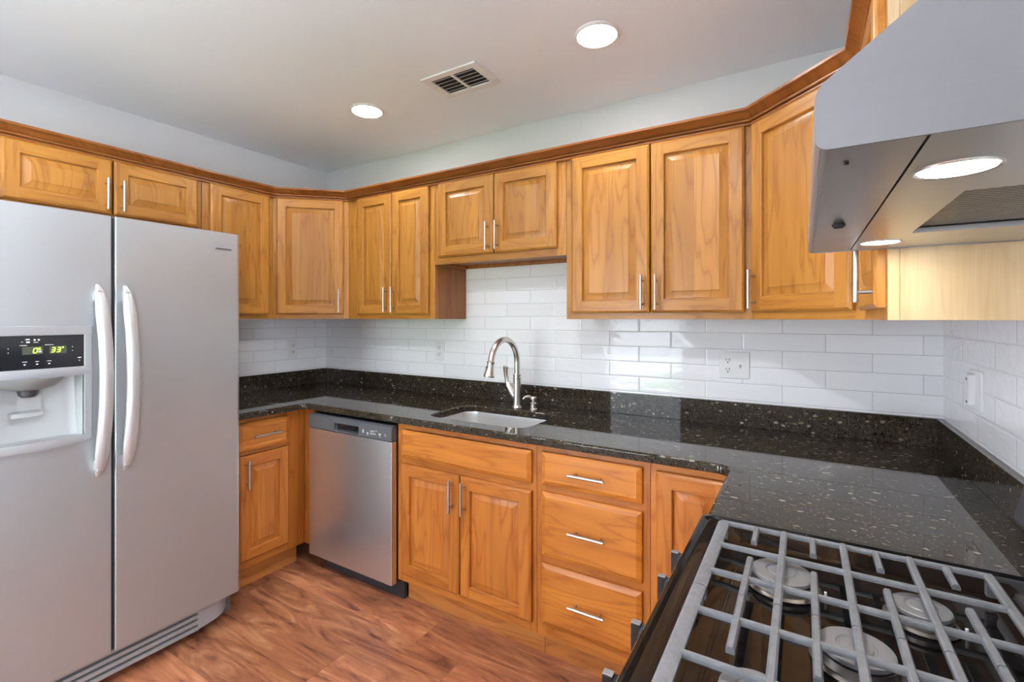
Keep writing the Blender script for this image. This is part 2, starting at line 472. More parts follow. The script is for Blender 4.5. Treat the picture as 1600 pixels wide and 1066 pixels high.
# tiled splashback: thin slabs on the three walls
TT = .008
m = MB(); m.box(0, -TT, 1.0, ROOM_X, 0, UP_Z + .02); m.box(1.20, -TT, UP_Z + .02, 2.12, 0, 1.70)
struct('trim_1', m, 'tile_back')
struct('trim_2', MB().box(0, -1.06, 1.0, TT, -TT, UP_Z + .02), 'tile_left')
struct('trim_3', MB().box(ROOM_X - TT, -1.95, .9, ROOM_X, -TT, UP_Z + .02), 'tile_right')

# ------------------------------------------------------------------ cabinets
def door_mesh(w, h, th=.020, frame=.052, mats=('oak', 'oakrail', 'oakstile'), slab=False):
    m = MB()
    if slab: rings = [(0, 0), (0, -.011), (.003, -.0135), (.017, -th + .0005), (.0185, -th)]
    else: rings = [(0, 0), (0, -.013), (.003, -.0165), (.009, -th), (frame, -th), (frame + .003, -th + .003), (frame + .0045, -th + .0115), (frame + .008, -th + .0115), (frame + .034, -th + .0025), (frame + .0348, -th + .001)]
    def corners(i, y): return [(i, y, i), (w - i, y, i), (w - i, y, h - i), (i, y, h - i)]
    m.face([m.v(p) for p in corners(*rings[0])][::-1], 0)
    for k, (a, b) in enumerate(zip(rings, rings[1:])):
        A, B = corners(*a), corners(*b)
        if (not slab) and k == 3:       # butt-jointed stiles and rails
            y = b[1]; i, j = a[0], b[0]
            for q, mt in (((i, i, j, h - i), 2), ((w - j, i, w - i, h - i), 2), ((j, i, w - j, j), 1), ((j, h - j, w - j, h - i), 1)):
                m.face([m.v(p) for p in ((q[0], y, q[1]), (q[2], y, q[1]), (q[2], y, q[3]), (q[0], y, q[3]))], mt)
            continue
        for e in range(4):
            f = (e + 1) % 4
            mt = (1 if e % 2 == 0 else 2) if not slab else 0
            if not slab and k >= 7: mt = 0
            m.face([m.v(p) for p in (A[e], A[f], B[f], B[e])], mt)
    m.face([m.v(p) for p in corners(*rings[-1])], 0)
    bmesh.ops.remove_doubles(m.bm, verts=m.bm.verts[:], dist=1e-5)
    return m

_pull = {}
def pull(parent, x, z, vertical=True, length=.142, proj=.030):
    """bar pull: round bar on two posts, centred at x, z on the front face of its parent"""
    key = (vertical, length)
    if key not in _pull:
        m = MB(); h = length / 2; c = .048; y = -.020 - proj
        ax = (lambda t: (0, y, t)) if vertical else (lambda t: (t, y, 0))
        m.tube([ax(-h), ax(-h + .001), ax(h - .001), ax(h)], [.0050, .0058, .0058, .0050], 14)
        for s_ in (-c, c):
            p = ax(s_); m.tube([(p[0], -.0195, p[2]), (p[0], y, p[2])], .0042, 10)
        o = m.build('handle', 'pull', parent); _pull[key] = o.data
    else:
        o = D.objects.new('handle', _pull[key]); COL.objects.link(o); o.parent = parent
    o.location = (x, 0, z)
    return o

def add_door(root, x0, z0, x1, z1, hx=None, hz=None, slab=False, name='door', handle=True, vertical=True):
    mats = ['oakbh'] if slab else (['oakb', 'oakbrail', 'oakbstile'] if root.name.startswith('base') else ['oak', 'oakrail', 'oakstile'])
    d = door_mesh(x1 - x0, z1 - z0, slab=slab).build(name, mats, root, angle=20)
    d.location = (x0, -.0005, z0)
    if handle: pull(d, hx - x0, hz - z0, vertical)
    return d

def face_frame(root, w, z0, z1, stiles, rails, t=.019):
    m = MB()
    for a, b in stiles: m.box(a, 0, z0, b, t, z1, 0)
    for (a, b, c, d) in rails: m.box(a, 0.0002, b, c, t, d, 1)
    return m.build('face_frame', ['oakbstile', 'oakbrail'] if root.name.startswith('base') else ['oakstile', 'oakrail'], root)

def upper_cabinet(label, org, rot, w, z0, z1, depth, doors, handles, stile_l=.035, stile_r=.035, group='oak wall cabinets', mid=None):
    """doors: (x0, z0, x1, z1); handles: 'l'/'r' side of each door"""
    root = thing('wall_cabinet', label, 'cabinet', (org[0], org[1], z0), rot, group)
    h = z1 - z0; t = .016
    m = MB()
    m.box(0, .019, 0, t, depth, h).box(w - t, .019, 0, w, depth, h).box(t, .019, .018, w - t, depth, .018 + t).box(t, .019, h - t, w - t, depth, h).box(t, depth - .006, 0, w - t, depth, h)
    m.build('carcass', 'oakside', root)
    st = [(0, stile_l), (w - stile_r, w)]
    if mid: st.append(mid)
    face_frame(root, w, 0, h, st, [(stile_l, 0, w - stile_r, .038), (stile_l, h - .05, w - stile_r, h)])
    for (x0, a, x1, b), hd in zip(doors, handles):
        hx = x0 + .026 if hd == 'l' else x1 - .026
        add_door(root, x0, a - z0, x1, b - z0, hx, a - z0 + .012 + .071)
    return root

DZ0, DZ1 = 1.399, 2.094
FACE = .288
# back wall, left to right
upper_cabinet('oak wall cabinet with two slim tall doors right of the left diagonal corner cabinet', (.592, -FACE), 0, .692, UP_Z, UP_TOP, FACE - TT - .003,
              [(.093, DZ0, .377, DZ1), (.382, DZ0, .656, DZ1)], 'rl', .095, .037)
upper_cabinet('short oak wall cabinet with two square doors above the sink and faucet', (1.286, -FACE), 0, .776, 1.665, UP_TOP, FACE - TT - .003,
              [(.031, 1.700, .385, DZ1), (.390, 1.700, .734, DZ1)], 'rl', .034, .045)
upper_cabinet('oak wall cabinet with two big cathedral-grain doors above the double-width outlet plate', (2.064, -FACE), 0, .758, UP_Z, UP_TOP, FACE - TT - .003,
              [(.030, DZ0, .379, DZ1), (.385, DZ0, .733, DZ1)], 'rl', .034, .034)
# left wall
upper_cabinet('low oak wall cabinet with two wide short doors over the refrigerator', (FACE, -1.775), 90, .786, 1.815, UP_TOP, FACE - .003,
              [(.052, 1.850, .405, DZ1), (.412, 1.850, .764, DZ1)], 'rl', .058, .035)
upper_cabinet('single-door oak wall cabinet behind the top right corner of the refrigerator', (FACE, -.985), 90, .398, UP_Z, UP_TOP, FACE - TT - .003,
              [(.037, DZ0, .364, DZ1)], 'l', .04, .036)
# right wall
RX = 3.134
rcab = upper_cabinet('right-wall oak cabinet with a pale plain side panel beside the hood', (RX, -.600), -90, .420, UP_Z, UP_TOP, ROOM_X - RX - TT - .003,
              [(.030, DZ0, .395, DZ1)], 'r', .035, .035)
m = MB().box(.4202, .020, 0, .4235, .286 - TT - .006, UP_TOP - UP_Z, 0, .0006)
m.box(.4202, .0, 0, .4228, .0193, UP_TOP - UP_Z, 0, .0006)
m.build('side_panel', 'pale', rcab)['label'] = 'pale plain veneer side panel'
m = MB().box(.4237, .022, .628, .428, .270, .70, 0, .001).box(.4237, .070, .640, .4300, .078, .70, 0, .001).box(.4237, .110, .640, .4300, .118, .70, 0, .001).box(.4237, .022, .622, .4295, .270, .628, 0, .001)
m.build('side_fascia', 'pale', rcab)

def corner_cabinet(label, p0, p1, poly_world, dx0, dx1, hside):
    a = math.degrees(math.atan2(p1[1] - p0[1], p1[0] - p0[0]))
    w = math.hypot(p1[0] - p0[0], p1[1] - p0[1])
    root = thing('corner_wall_cabinet', label, 'cabinet', (p0[0], p0[1], UP_Z), a, 'diagonal corner wall cabinets')
    h = UP_TOP - UP_Z
    inv = (Matrix.Translation((p0[0], p0[1], 0)) @ Matrix.Rotation(R(a), 4, 'Z')).inverted()
    pl_ = [(inv @ Vector((x, y, 0))).to_2d()[:] for x, y in poly_world]
    m = MB().prism(pl_, .018, h, 'XY')
    for i in range(len(pl_)):       # thin skirt below the bottom panel
        pass
    m.build('carcass', 'oakside', root)
    face_frame(root, w, 0, h, [(0.0, .030), (w - .030, w)], [(.030, 0, w - .030, .038), (.030, h - .05, w - .030, h)])
    hx = dx0 + .026 if hside == 'l' else dx1 - .026
    add_door(root, dx0, DZ0 - UP_Z, dx1, DZ1 - UP_Z, hx, DZ0 - UP_Z + .083)

e = .0135
corner_cabinet('diagonal oak wall cabinet in the left corner with its pull at lower right', (FACE, -.587), (.592, -FACE),
               [(FACE - e, -.587 + e), (.592 - e, -FACE + e), (.590, -TT - .003), (TT + .003, -TT - .003), (TT + .003, -.585)], .018, .398, 'r')
corner_cabinet('diagonal oak corner wall cabinet in the right corner, half behind the range hood', (2.823, -FACE), (RX, -.600),
               [(2.823 + e, -FACE + e), (RX + e, -.600 + e), (ROOM_X - TT - .003, -.598), (ROOM_X - TT - .003, -TT - .003), (2.825, -TT - .003)], .010, .412, 'l')

# end board on the south side of the right wall cabinet, up above the hood
# crown moulding along the whole run
def sweep(path, prof, name, mat):
    m = MB(); n = len(path); loops = []
    for i, p in enumerate(path):
        p = Vector(p)
        d1 = (p - Vector(path[i - 1])).normalized() if i else None
        d2 = (Vector(path[i + 1]) - p).normalized() if i < n - 1 else None
        d1 = d1 or d2; d2 = d2 or d1
        n1 = Vector((d1.y, -d1.x)); n2 = Vector((d2.y, -d2.x))
        b = (n1 + n2) / (1 + n1.dot(n2))
        loops.append([(p.x + b.x * o, p.y + b.y * o, z) for o, z in prof])
    for a, b in zip(loops, loops[1:]): m.loft([a, b], 0)
    return m.build(name, mat, angle=25)

prof = [(.003, 2.093), (.013, 2.093), (.016, 2.0955), (.016, 2.101), (.013, 2.103), (.007, 2.1035), (.007, 2.1065), (.018, 2.107), (.021, 2.110), (.021, 2.113), (.018, 2.116), (.010, 2.1165), (.010, 2.119), (.016, 2.121), (.022, 2.126), (.032, 2.133), (.043, 2.138), (.0475, 2.1385), (.0495, 2.141), (.0495, 2.149), (.003, 2.149)]
path = [(FACE, -1.79), (FACE, -.587), (.592, -FACE), (2.823, -FACE), (RX, -.600), (RX, -1.025)]
prof = [(o + .0, z) for o, z in prof]
tag(sweep(path, prof, 'crown_moulding', 'crown'), 'dark-stained oak crown moulding running along the tops of all the wall cabinets', 'moulding')

# ------------------------------------------------------------------ base cabinets
BF = .600          # face of base frames from the wall
def base_cabinet(label, org, rot, w, depth, stiles, rails, kick=True, kx=(0, None)):
    root = thing('base_cabinet', label, 'cabinet', (org[0], org[1], 0), rot, 'oak base cabinets')
    t = .016
    m = MB()
    m.box(0, .019, .125, t, depth, .880).box(w - t, .019, .125, w, depth, .880).box(t, .019, .125, w - t, depth, .141).box(t, depth - .01, .141, w - t, depth, .880)
    m.build('carcass', 'inside', root)
    face_frame(root, w, .122, .880, stiles, rails)
    if kick:
        MB().box(kx[0], .070, 0, kx[1] or w, .084, .1245).build('toe_kick', 'oakbase', root)
    return root

# left wall base, between refrigerator and corner
b = base_cabinet('narrow oak base cabinet with one drawer over one door beside the refrigerator', (BF, -1.000), 90, .398, BF - .02,
                 [(0, .047), (.293, .398)], [(.047, .122, .293, .160), (.047, .690, .293, .712), (.047, .852, .293, .880)])
add_door(b, .030, .164, .296, .688, .030 + .030, .600, name='door')
add_door(b, .030, .712, .296, .853, .163, .782, slab=True, name='drawer', vertical=False)
MB().box(.4005, -.086, .122, .4195, .0, .880).build('filler_strip', 'oakbstile', b)

sb = base_cabinet('oak sink base cabinet with false drawer front over two doors, right of dishwasher', (1.322, -BF), 0, .756, BF - .02,
                  [(0, .045), (.722, .756)], [(.045, .122, .722, .166), (.045, .686, .722, .716), (.045, .850, .722, .880)])
add_door(sb, .033, .164, .378, .688, .378 - .030, .600)
add_door(sb, .384, .164, .738, .688, .384 + .030, .600)
add_door(sb, .033, .718, .738, .848, slab=True, name='false_drawer_front', handle=False)

db = base_cabinet('oak base cabinet with a stack of three drawers between sink cabinet and range', (2.080, -BF), 0, .448, BF - .02,
                  [(0, .038), (.410, .448)], [(.038, .122, .410, .180), (.038, .415, .410, .447), (.038, .696, .410, .724), (.038, .852, .410, .880)])
add_door(db, .027, .178, .422, .416, .2245, .297, slab=True, name='drawer', vertical=False)
add_door(db, .027, .446, .422, .697, .2245, .571, slab=True, name='drawer', vertical=False)
add_door(db, .027, .725, .422, .853, .2245, .789, slab=True, name='drawer', vertical=False)

cb = base_cabinet('oak corner base cabinet with one door half hidden behind the gas range', (2.530, -BF), 0, .298, BF - .02,
                  [(0, .030), (.258, .298)], [(.030, .122, .258, .166), (.030, .848, .258, .880)], kx=(0, .360))
add_door(cb, .022, .164, .262, .850, .236, .770)
m = MB()
m.box(2.829, -1.085, .122, 2.848, -.601, .880, 0)
m.box(2.848, -1.085, .125, 3.40, -1.069, .880, 0)
m.box(2.90, -1.085, 0, 2.914, -.530, .1245, 0)
m.build('return_panel', 'oakbstile', cb, world=True)

# ------------------------------------------------------------------ countertop
CX0, CX1, CY = .664, 2.790, -.644
outer = [(.003, -.003), (.003, -1.045), (CX0, -1.045)] + arc(CX0 + .045, CY - .045, .045, 180, 90, 6) + arc(CX1 - .045, CY - .045, .045, 90, 0, 6) + [(CX1, -1.090), (ROOM_X - TT - .002, -1.090), (ROOM_X - TT - .002, -.003)]
SX0, SX1, SY0, SY1 = 1.452, 1.985, -.548, -.212
hole = rrect(SX0, SY0, SX1, SY1, .065, 6)
prof_c = [(.006, .882), (.0015, .8835), (0, .888), (0, .906), (.0025, .9115), (.008, CT)]
ct = thing('countertop', 'dark flecked granite countertop wrapping three walls around the sink', 'countertop', (1.6, -.3, .882))
MB().slab(outer, [hole], prof_c).build('worktop', 'granite', ct, world=True, angle=50)
m = MB().box(TT + .0005, -.0285, CT + .0003, ROOM_X - TT - .0005, -TT - .0005, 1.016, 0, .0015)
o = m.build('upstand', 'granite', ct, world=True); 
m = MB().box(TT + .0005, -1.045, CT + .0003, .0285, -.029, 1.016, 0, .0015)
m.build('upstand', 'granite', ct, world=True)
m = MB().box(ROOM_X - .0295, -1.090, CT + .0003, ROOM_X - TT - .0005, -.029, 1.016, 0, .0015)
m.build('upstand', 'granite', ct, world=True)

# sink
sk = thing('sink', 'undermount stainless steel sink bowl set into the granite countertop', 'sink', (1.72, -.38, .70))
m = MB()
L = lambda ins, z, r: [(x, y, z) for x, y in rrect(SX0 - .004 + ins, SY0 - .004 + ins, SX1 + .004 - ins, SY1 + .004 - ins, r, 6)]
m.loft([L(-.022, .8805, .08), L(0, .8805, .07), L(.002, .870, .07), L(.010, .76, .065), L(.020, .725, .06), L(.045, .712, .04), L(.15, .708, .02)], 0, True, False, True)
m.build('bowl', 'sink', sk, world=True, recalc=False)
MB().lathe([(.045, .7085), (.045, .7105), (.036, .711), (.034, .709), (.001, .709)], (1.72, -.38, 0)).build('drain', 'nickel', sk, world=True)

# faucet
FX, FY = 1.727, -.165
fa = thing('kitchen_faucet', 'tall brushed nickel gooseneck faucet with pull-down spray head behind the sink', 'faucet', (FX, FY, CT))
MB().lathe([(.001, .0003), (.029, .0003), (.0295, .006), (.026, .012), (.0235, .020), (.0225, .05), (.0215, .11), (.0205, .150), (.0215, .153), (.0215, .158), (.0195, .160), (.0195, .166), (.021, .168), (.021, .174), (.018, .177), (.001, .177)], (FX, FY, CT)).build('body', 'nickel', fa, world=True)
zs = CT + .175; rr = .121; zc = 1.150
pts = [(FX, FY, zs), (FX, FY, zc)] + [(FX, FY - rr + rr * math.cos(R(a)), zc + rr * math.sin(R(a))) for a in range(10, 171, 10)] + [(FX + .002, FY - 2 * rr - .003, 1.166)]
MB().tube(pts, .0150, 18).build('spout', 'nickel', fa, world=True)
MB().lathe([(.001, 0), (.0180, 0), (.0195, .004), (.0172, .008), (.0178, .025), (.0208, .045), (.0255, .062), (.0268, .070), (.0255, .074), (.017, .075), (.001, .075)], (FX + .002, FY - 2 * rr - .001, 1.172), (-.06, -.16, -1)).build('spray_head', 'nickel', fa, world=True)
MB().box(-.005, -.003, -.012, .005, .003, .012, 0, .002).build('spray_button', 'darkgrey', fa, world=True).location = (FX - .006, FY - 2 * rr - .023, 1.140)
m = MB().tube([(FX - .005, FY, .962), (FX - .026, FY - .004, .995), (FX - .047, FY - .008, 1.030), (FX - .052, FY - .009, 1.042)], [.019, .0205, .019, .015], 16)
m.build('handle_base', 'nickel', fa, world=True)
m = MB().tube([(FX - .052, FY - .009, 1.042), (FX - .054, FY - .01, 1.052), (FX - .058, FY - .012, 1.075), (FX - .060, FY - .014, 1.105), (FX - .058, FY - .016, 1.125), (FX - .057, FY - .016, 1.128)], [.0115, .0105, .0105, .0125, .0145, .012], 14)
m.build('lever', 'nickel', fa, world=True)

so = thing('soap_dispenser', 'small brushed nickel soap dispenser pump right of the faucet', 'soap dispenser', (1.826, -.170, CT))
MB().lathe([(.001, .0003), (.021, .0003), (.021, .006), (.0165, .012), (.0150, .032), (.0165, .035), (.0130, .038), (.0095, .041), (.0095, .052), (.001, .052)], (1.826, -.170, CT)).build('base', 'nickel', so, world=True)
m = MB().lathe([(.001, .0), (.013, .0), (.0165, .004), (.0165, .010), (.012, .015), (.001, .016)], (1.826, -.170, CT + .0525))
m.tube([(1.822, -.174, .974), (1.808, -.188, .985), (1.795, -.200, .982), (1.787, -.208, .970)], [.0075, .007, .0065, .006], 12)
m.build('pump', 'nickel', so, world=True)

# ------------------------------------------------------------------ dishwasher
dw = thing('dishwasher', 'stainless steel dishwasher with dark control strip between corner filler and sink cabinet', 'dishwasher', (1.008, -.6, 0))
MB().box(.702, -.605, .10, 1.314, -.04, .862).build('tub', 'charcoal', dw, world=True)
MB().box(.698, -.640, .102, 1.317, -.606, .786, 0, .004).build('door', 'steelv', dw, world=True)
DWX0, DWX1, PX0, PX1 = .698, 1.317, .905, 1.090
prof_d = [(-.606, .789), (-.640, .789), (-.6415, .793), (-.6400, .842), (-.6355, .856), (-.626, .863), (-.606, .863)]
prof_p = [(-.606, .789), (-.640, .789), (-.6415, .793), (-.641, .797), (-.622, .800), (-.620, .828), (-.6405, .834), (-.6400, .842), (-.6355, .856), (-.626, .863), (-.606, .863)]
m = MB().prism(prof_d, DWX0, PX0, 'YZ').prism(prof_p, PX0, PX1, 'YZ').prism(prof_d, PX1, DWX1, 'YZ')
dcp = m.build('control_strip', 'darkgrey', dw, world=True)
MB().box(PX0 + .004, -.6235, .8005, PX1 - .004, -.6205, .8275).build('handle_pocket', 'blackgloss', dcp, world=True)
m = MB()
yk = -.6424
def icons(m, xs, z, w, h): 
    for x in xs: MB().box(x - w, yk, z - h, x + w, yk + .0012, z + h).build('button_icon', 'icon', dcp, world=True)
icons(m, (1.124,), .818, .004, .008); icons(m, (1.155,), .812, .006, .003); icons(m, (1.155,), .804, .005, .0015)
icons(m, (1.180, 1.193), .824, .0035, .004); icons(m, (1.180, 1.193, 1.207), .812, .004, .003); icons(m, (1.207, 1.219), .828, .003, .0015)
icons(m, (1.240,), .815, .007, .004); icons(m, (1.240,), .805, .005, .0015); icons(m, (1.275,), .818, .004, .0015); icons(m, (1.279,), .812, .006, .001)
MB().box(.735, -.556, .001, 1.318, -.535, .088, 0, .003).build('kick_plate', 'charcoal', dw, world=True)

# ------------------------------------------------------------------ refrigerator
fr = thing('refrigerator', 'large side-by-side stainless steel refrigerator with ice and water dispenser', 'refrigerator', (.4, -1.52, 0))
FX0, FX1 = .733, .800
YL, YM0, YM1, YR = -1.980, -1.539, -1.529, -1.065
MB().box(.03, YL + .005, .03, .728, YR - .005, 1.738, 0, .006).build('cabinet', 'darkgrey', fr, world=True)
def dprof(y0, y1, notch=None, rl=.018, rr=.018):
    right = arc(FX1 - rr, y1 - rr, rr, 90, 0, 5); left = arc(FX1 - rl, y0 + rl, rl, 0, -90, 5)
    p = [(FX0, y1)] + right
    if notch: p += [(FX1, notch[1]), (notch[2], notch[1]), (notch[2], notch[0]), (FX1, notch[0])]
    return p + left + [(FX0, y0)]
NZ0, NZ1 = .956, 1.180
NY0, NY1 = -1.893, -1.621
m = MB().prism(dprof(YL, YM0, None, .018, .005), .140, NZ0, 'XY').prism(dprof(YL, YM0, (NY0, NY1, .737), .018, .005), NZ0, NZ1, 'XY').prism(dprof(YL, YM0, None, .018, .005), NZ1, 1.754, 'XY')
fd = m.build('freezer_door', 'steel', fr, world=True)
rd = MB().prism(dprof(YM1, YR, None, .005, .018), .140, 1.754, 'XY').build('refrigerator_door', 'steel', fr, world=True)
MB().box(FX0 + .002, YM0 - .003, .145, FX1 - .012, YM1 + .003, 1.750).build('door_gasket', 'rubber', fr, world=True)
def fridge_handle(par, y, lean):
    m = MB(); pts = []; rs = []
    N = 26
    for i in range(N + 1):
        t = i / N; z = 1.497 - t * (1.497 - .806)
        k = math.sin(PI * min(1, max(0, t))) ** .55
        pts.append((FX1 + .004 + .052 * k, y + lean * math.sin(PI * t), z))
        rs.append(.0215 * min(1, .30 + 1.9 * min(t, 1 - t) ** .5))
    m.tube(pts, rs, 18, 0, True, (.62, 1.0), (1, 0, 0))
    m.box(FX1 - .002, y - .010, 1.440, FX1 + .03, y + .010, 1.478, 0, .004).box(FX1 - .002, y - .010, .825, FX1 + .03, y + .010, .863, 0, .004)
    return m.build('handle', 'handle', par, world=True, angle=50)
fridge_handle(fd, -1.582, .010); fridge_handle(rd, -1.500, .008)
bp = MB().box(FX1 - .001, -1.178, 1.676, FX1 + .003, -1.105, 1.706, 0, .0012).build('badge', 'silver', rd, world=True)
MB().box(FX1 + .002, -1.174, 1.679, FX1 + .0034, -1.109, 1.6835).build('badge_line', 'charcoal', bp, world=True)
# dispenser
ds = MB()
x0, x1 = FX1 - .004, FX1 + .010
y0, y1 = -1.916, -1.598
ds.box(x0, y0, 1.318, x1, y1, 1.350, 0, .003).box(x0, NY1, .950, x1, y1, 1.320, 0, .003).box(x0, y0, .950, x1, NY0, 1.320, 0, .003)
yc = (y0 + y1) / 2; hw = (y1 - y0) / 2
def bow(k, z0a, z1a, sag, bulge, n=16):
    lo = []
    for i in range(n + 1):
        s_ = -1 + 2 * i / n; y = yc + s_ * (hw - .0005); q = 1 - s_ * s_
        xx = x1 + bulge * q
        lo.append([(x0, y, z0a - sag * q), (xx, y, z0a - sag * q), (xx + .001, y, (z0a + z1a) / 2 - sag * q * .6), (xx - .003, y, z1a - sag * .3 * q), (x0, y, z1a - sag * .3 * q)])
    k.loft(lo, 0, True)
bow(ds, 1.178, 1.207, .002, .008)
bow(ds, .944, .966, .009, .010)
dsp = ds.build('dispenser', 'silver', fr, world=True)
cp = MB().box(FX1 - .001, NY0 + .0005, 1.206, FX1 + .006, NY1 - .0005, 1.3185).build('control_panel', 'blackgloss', fr, world=True)
def seven(m, y, z, ch, w, h, xk, t=.0022, slant=.18):
    segs = {'0': 'abcdef', '3': 'abgcd'}[ch]
    S = {'a': (0, h, w, h), 'g': (0, h / 2, w, h / 2), 'd': (0, 0, w, 0), 'f': (0, h / 2, 0, h), 'b': (w, h / 2, w, h), 'e': (0, 0, 0, h / 2), 'c': (w, 0, w, h / 2)}
    for s_ in segs:
        a0, b0, a1, b1 = S[s_]
        if a0 == a1: q = [(a0 - t / 2, b0 + t * .5), (a0 + t / 2, b0 + t * .5), (a0 + t / 2, b1 - t * .5), (a0 - t / 2, b1 - t * .5)]
        else: q = [(a0 + t * .5, b0 - t / 2), (a1 - t * .5, b0 - t / 2), (a1 - t * .5, b0 + t / 2), (a0 + t * .5, b0 + t / 2)]
        m.prism([(y + a + b_ * slant, z + b_) for a, b_ in q], xk, xk + .0006, 'YZ')
xk = FX1 + .0062
for q0, q1 in ((-1.778, -1.727), (-1.712, -1.668)):
    MB().box(xk - .001, q0, 1.256, xk, q1, 1.282).build('display_window', 'displaybg', cp, world=True)
for ch, yy, deg in (('0', -1.752, -1.738), ('3', -1.708, None), ('3', -1.694, -1.679)):
    m = MB(); seven(m, yy, 1.261, ch, .009, .015, xk + .0002)
    if deg: m.box(xk, deg, 1.274, xk + .0006, deg + .004, 1.278)
    m.build('display_digit', 'digit', cp, world=True)
for (a, b_, w, h) in [(-1.862, 1.300, .014, .002), (-1.862, 1.294, .012, .003), (-1.765, 1.306, .008, .003), (-1.764, 1.297, .007, .004), (-1.778, 1.298, .004, .0012), (-1.748, 1.304, .004, .004), (-1.738, 1.304, .004, .004), (-1.745, 1.296, .009, .0012),
                       (-1.775, 1.2865, .014, .0014), (-1.712, 1.2865, .018, .0014), (-1.735, 1.270, .006, .002), (-1.735, 1.264, .007, .003), (-1.810, 1.277, .002, .002), (-1.810, 1.264, .002, .002), (-1.652, 1.277, .002, .002), (-1.652, 1.264, .002, .002),
                       (-1.772, 1.232, .010, .0014), (-1.772, 1.223, .004, .003), (-1.742, 1.232, .007, .0014), (-1.742, 1.223, .004, .003), (-1.712, 1.232, .009, .0014), (-1.712, 1.223, .004, .003), (-1.633, 1.238, .007, .003), (-1.633, 1.228, .003, .002), (-1.862, 1.230, .012, .0014), (-1.862, 1.222, .008, .002)]:
    MB().box(xk, a - w / 1.6, b_ - h / 1.6, xk + .0004, a + w / 1.6, b_ + h / 1.6).build('panel_icon', 'icon', cp, world=True)
# cavity liner
m = MB(); lo = []
n = 12
for i in range(n + 1):
    t_ = i / n; z = NZ0 + .003 + t_ * (NZ1 - NZ0 - .006)
    dpt = .739 + .030 * (1 - t_) ** 3 + .0 * t_
    lo.append([(FX1 + .002, NY0 + .002, z), (dpt + .012, NY0 + .010, z), (dpt, NY0 + .035, z), (dpt, NY1 - .035, z), (dpt + .012, NY1 - .010, z), (FX1 + .002, NY1 - .002, z)])
m.loft(lo, 0, False)
m.face([m.v(p) for p in ((FX1 + .006, NY0 + .002, .9605), (FX1 + .006, NY1 - .002, .9605), (.765, NY1 - .01, .966), (.765, NY0 + .01, .966))])
m.build('dispenser_cavity', 'cavity', dsp, world=True)
MB().lathe([(.001, 0), (.040, 0), (.070, .010), (.088, .030), (.092, .040), (.001, .040)], (.766, -1.757, 1.137), seg=32).build('ice_chute', 'cavity2', dsp, world=True)
MB().lathe([(.001, 0), (.018, 0), (.024, .006), (.028, .028), (.001, .028)], (.776, -1.757, 1.113), seg=24).build('nozzle', 'charcoal', dsp, world=True)
MB().loft([[(.792, -1.757 + s1 * .027, 1.116), (.786, -1.757 + s1 * .030, 1.092), (.794, -1.757 + s1 * .028, 1.062)] for s1 in (-1, -.6, 0, .6, 1)], 0, False).build('paddle', 'clear', dsp, world=True)
MB().box(.745, -1.80, 1.045, .785, -1.72, 1.062, 0, .005).build('paddle_base', 'cavity', dsp, world=True)
# base grille
m = MB()
for k in range(4):
    z = .038 + k * .026
    m.box(.700, YL, z, .772, YR - .16, z + .016, 0, .003)
m.box(.690, YL, .03, .745, YR - .16, .134, 1)
rr_ = []
for i in range(11):
    t_ = i / 10; y = YR - .165 + t_ * .16
    xx = .775 - .085 * max(0, (t_ - .45) / .55) ** 2
    rr_.append([(.690, y, .034 + .02 * t_), (xx - .02, y, .030 + .02 * t_), (xx, y, .045 + .02 * t_), (xx, y, .115), (xx - .012, y, .134), (.690, y, .134)])
m.loft(rr_, 2)
m.build('base_grille', ['silver', 'charcoal', 'silver'], fr, world=True)
for y in (YL + .06, YR - .08):
    MB().lathe([(.02, 0.0005), (.02, .03)], (.66, y, 0), seg=16).build('foot', 'rubber', fr, world=True)

# ------------------------------------------------------------------ gas range
GY0, GY1 = -1.858, -1.096
GC = (GY0 + GY1) / 2
GX = 2.783
ra = thing('gas_range', 'black gas range with cast iron grates in front of the right wall', 'stove', (3.1, GC, 0))
MB().box(2.800, GY0, .06, 3.395, GY1, .895, 0, .004).build('body', 'enamel', ra, world=True)
m = MB()
# cooktop: rolled rim and sunken well
ro = lambda x0_, y0_, x1_, y1_, r, z: [(x, y, z) for x, y in rrect(x0_, y0_, x1_, y1_, r, 5)]
m.loft([ro(GX + .004, GY0 + .002, 3.395, GY1 - .002, .02, .8955), ro(GX, GY0, 3.395, GY1, .02, .905), ro(GX, GY0, 3.395, GY1, .02, .918), ro(GX + .004, GY0 + .004, 3.391, GY1 - .004, .02, .925), ro(GX + .010, GY0 + .010, 3.385, GY1 - .010, .02, .926),
        ro(GX + .016, GY0 + .014, 3.380, GY1 - .014, .018, .9215), ro(GX + .022, GY0 + .018, 3.376, GY1 - .018, .016, .9225), ro(GX + .050, GY0 + .045, 3.285, GY1 - .045, .035, .9215), ro(GX + .064, GY0 + .060, 3.272, GY1 - .060, .035, .9085), ro(GX + .10, GY0 + .09, 3.24, GY1 - .09, .03, .907)], 0)
m.build('cooktop', 'enamel', ra, world=True, angle=40)
MB().prism([(GX + .030, .895), (GX + .002, .893), (GX - .012, .860), (GX - .012, .790), (GX + .030, .790)], GY0 + .002, GY1 - .002, 'XZ').build('control_panel', 'enamel', ra, world=True)
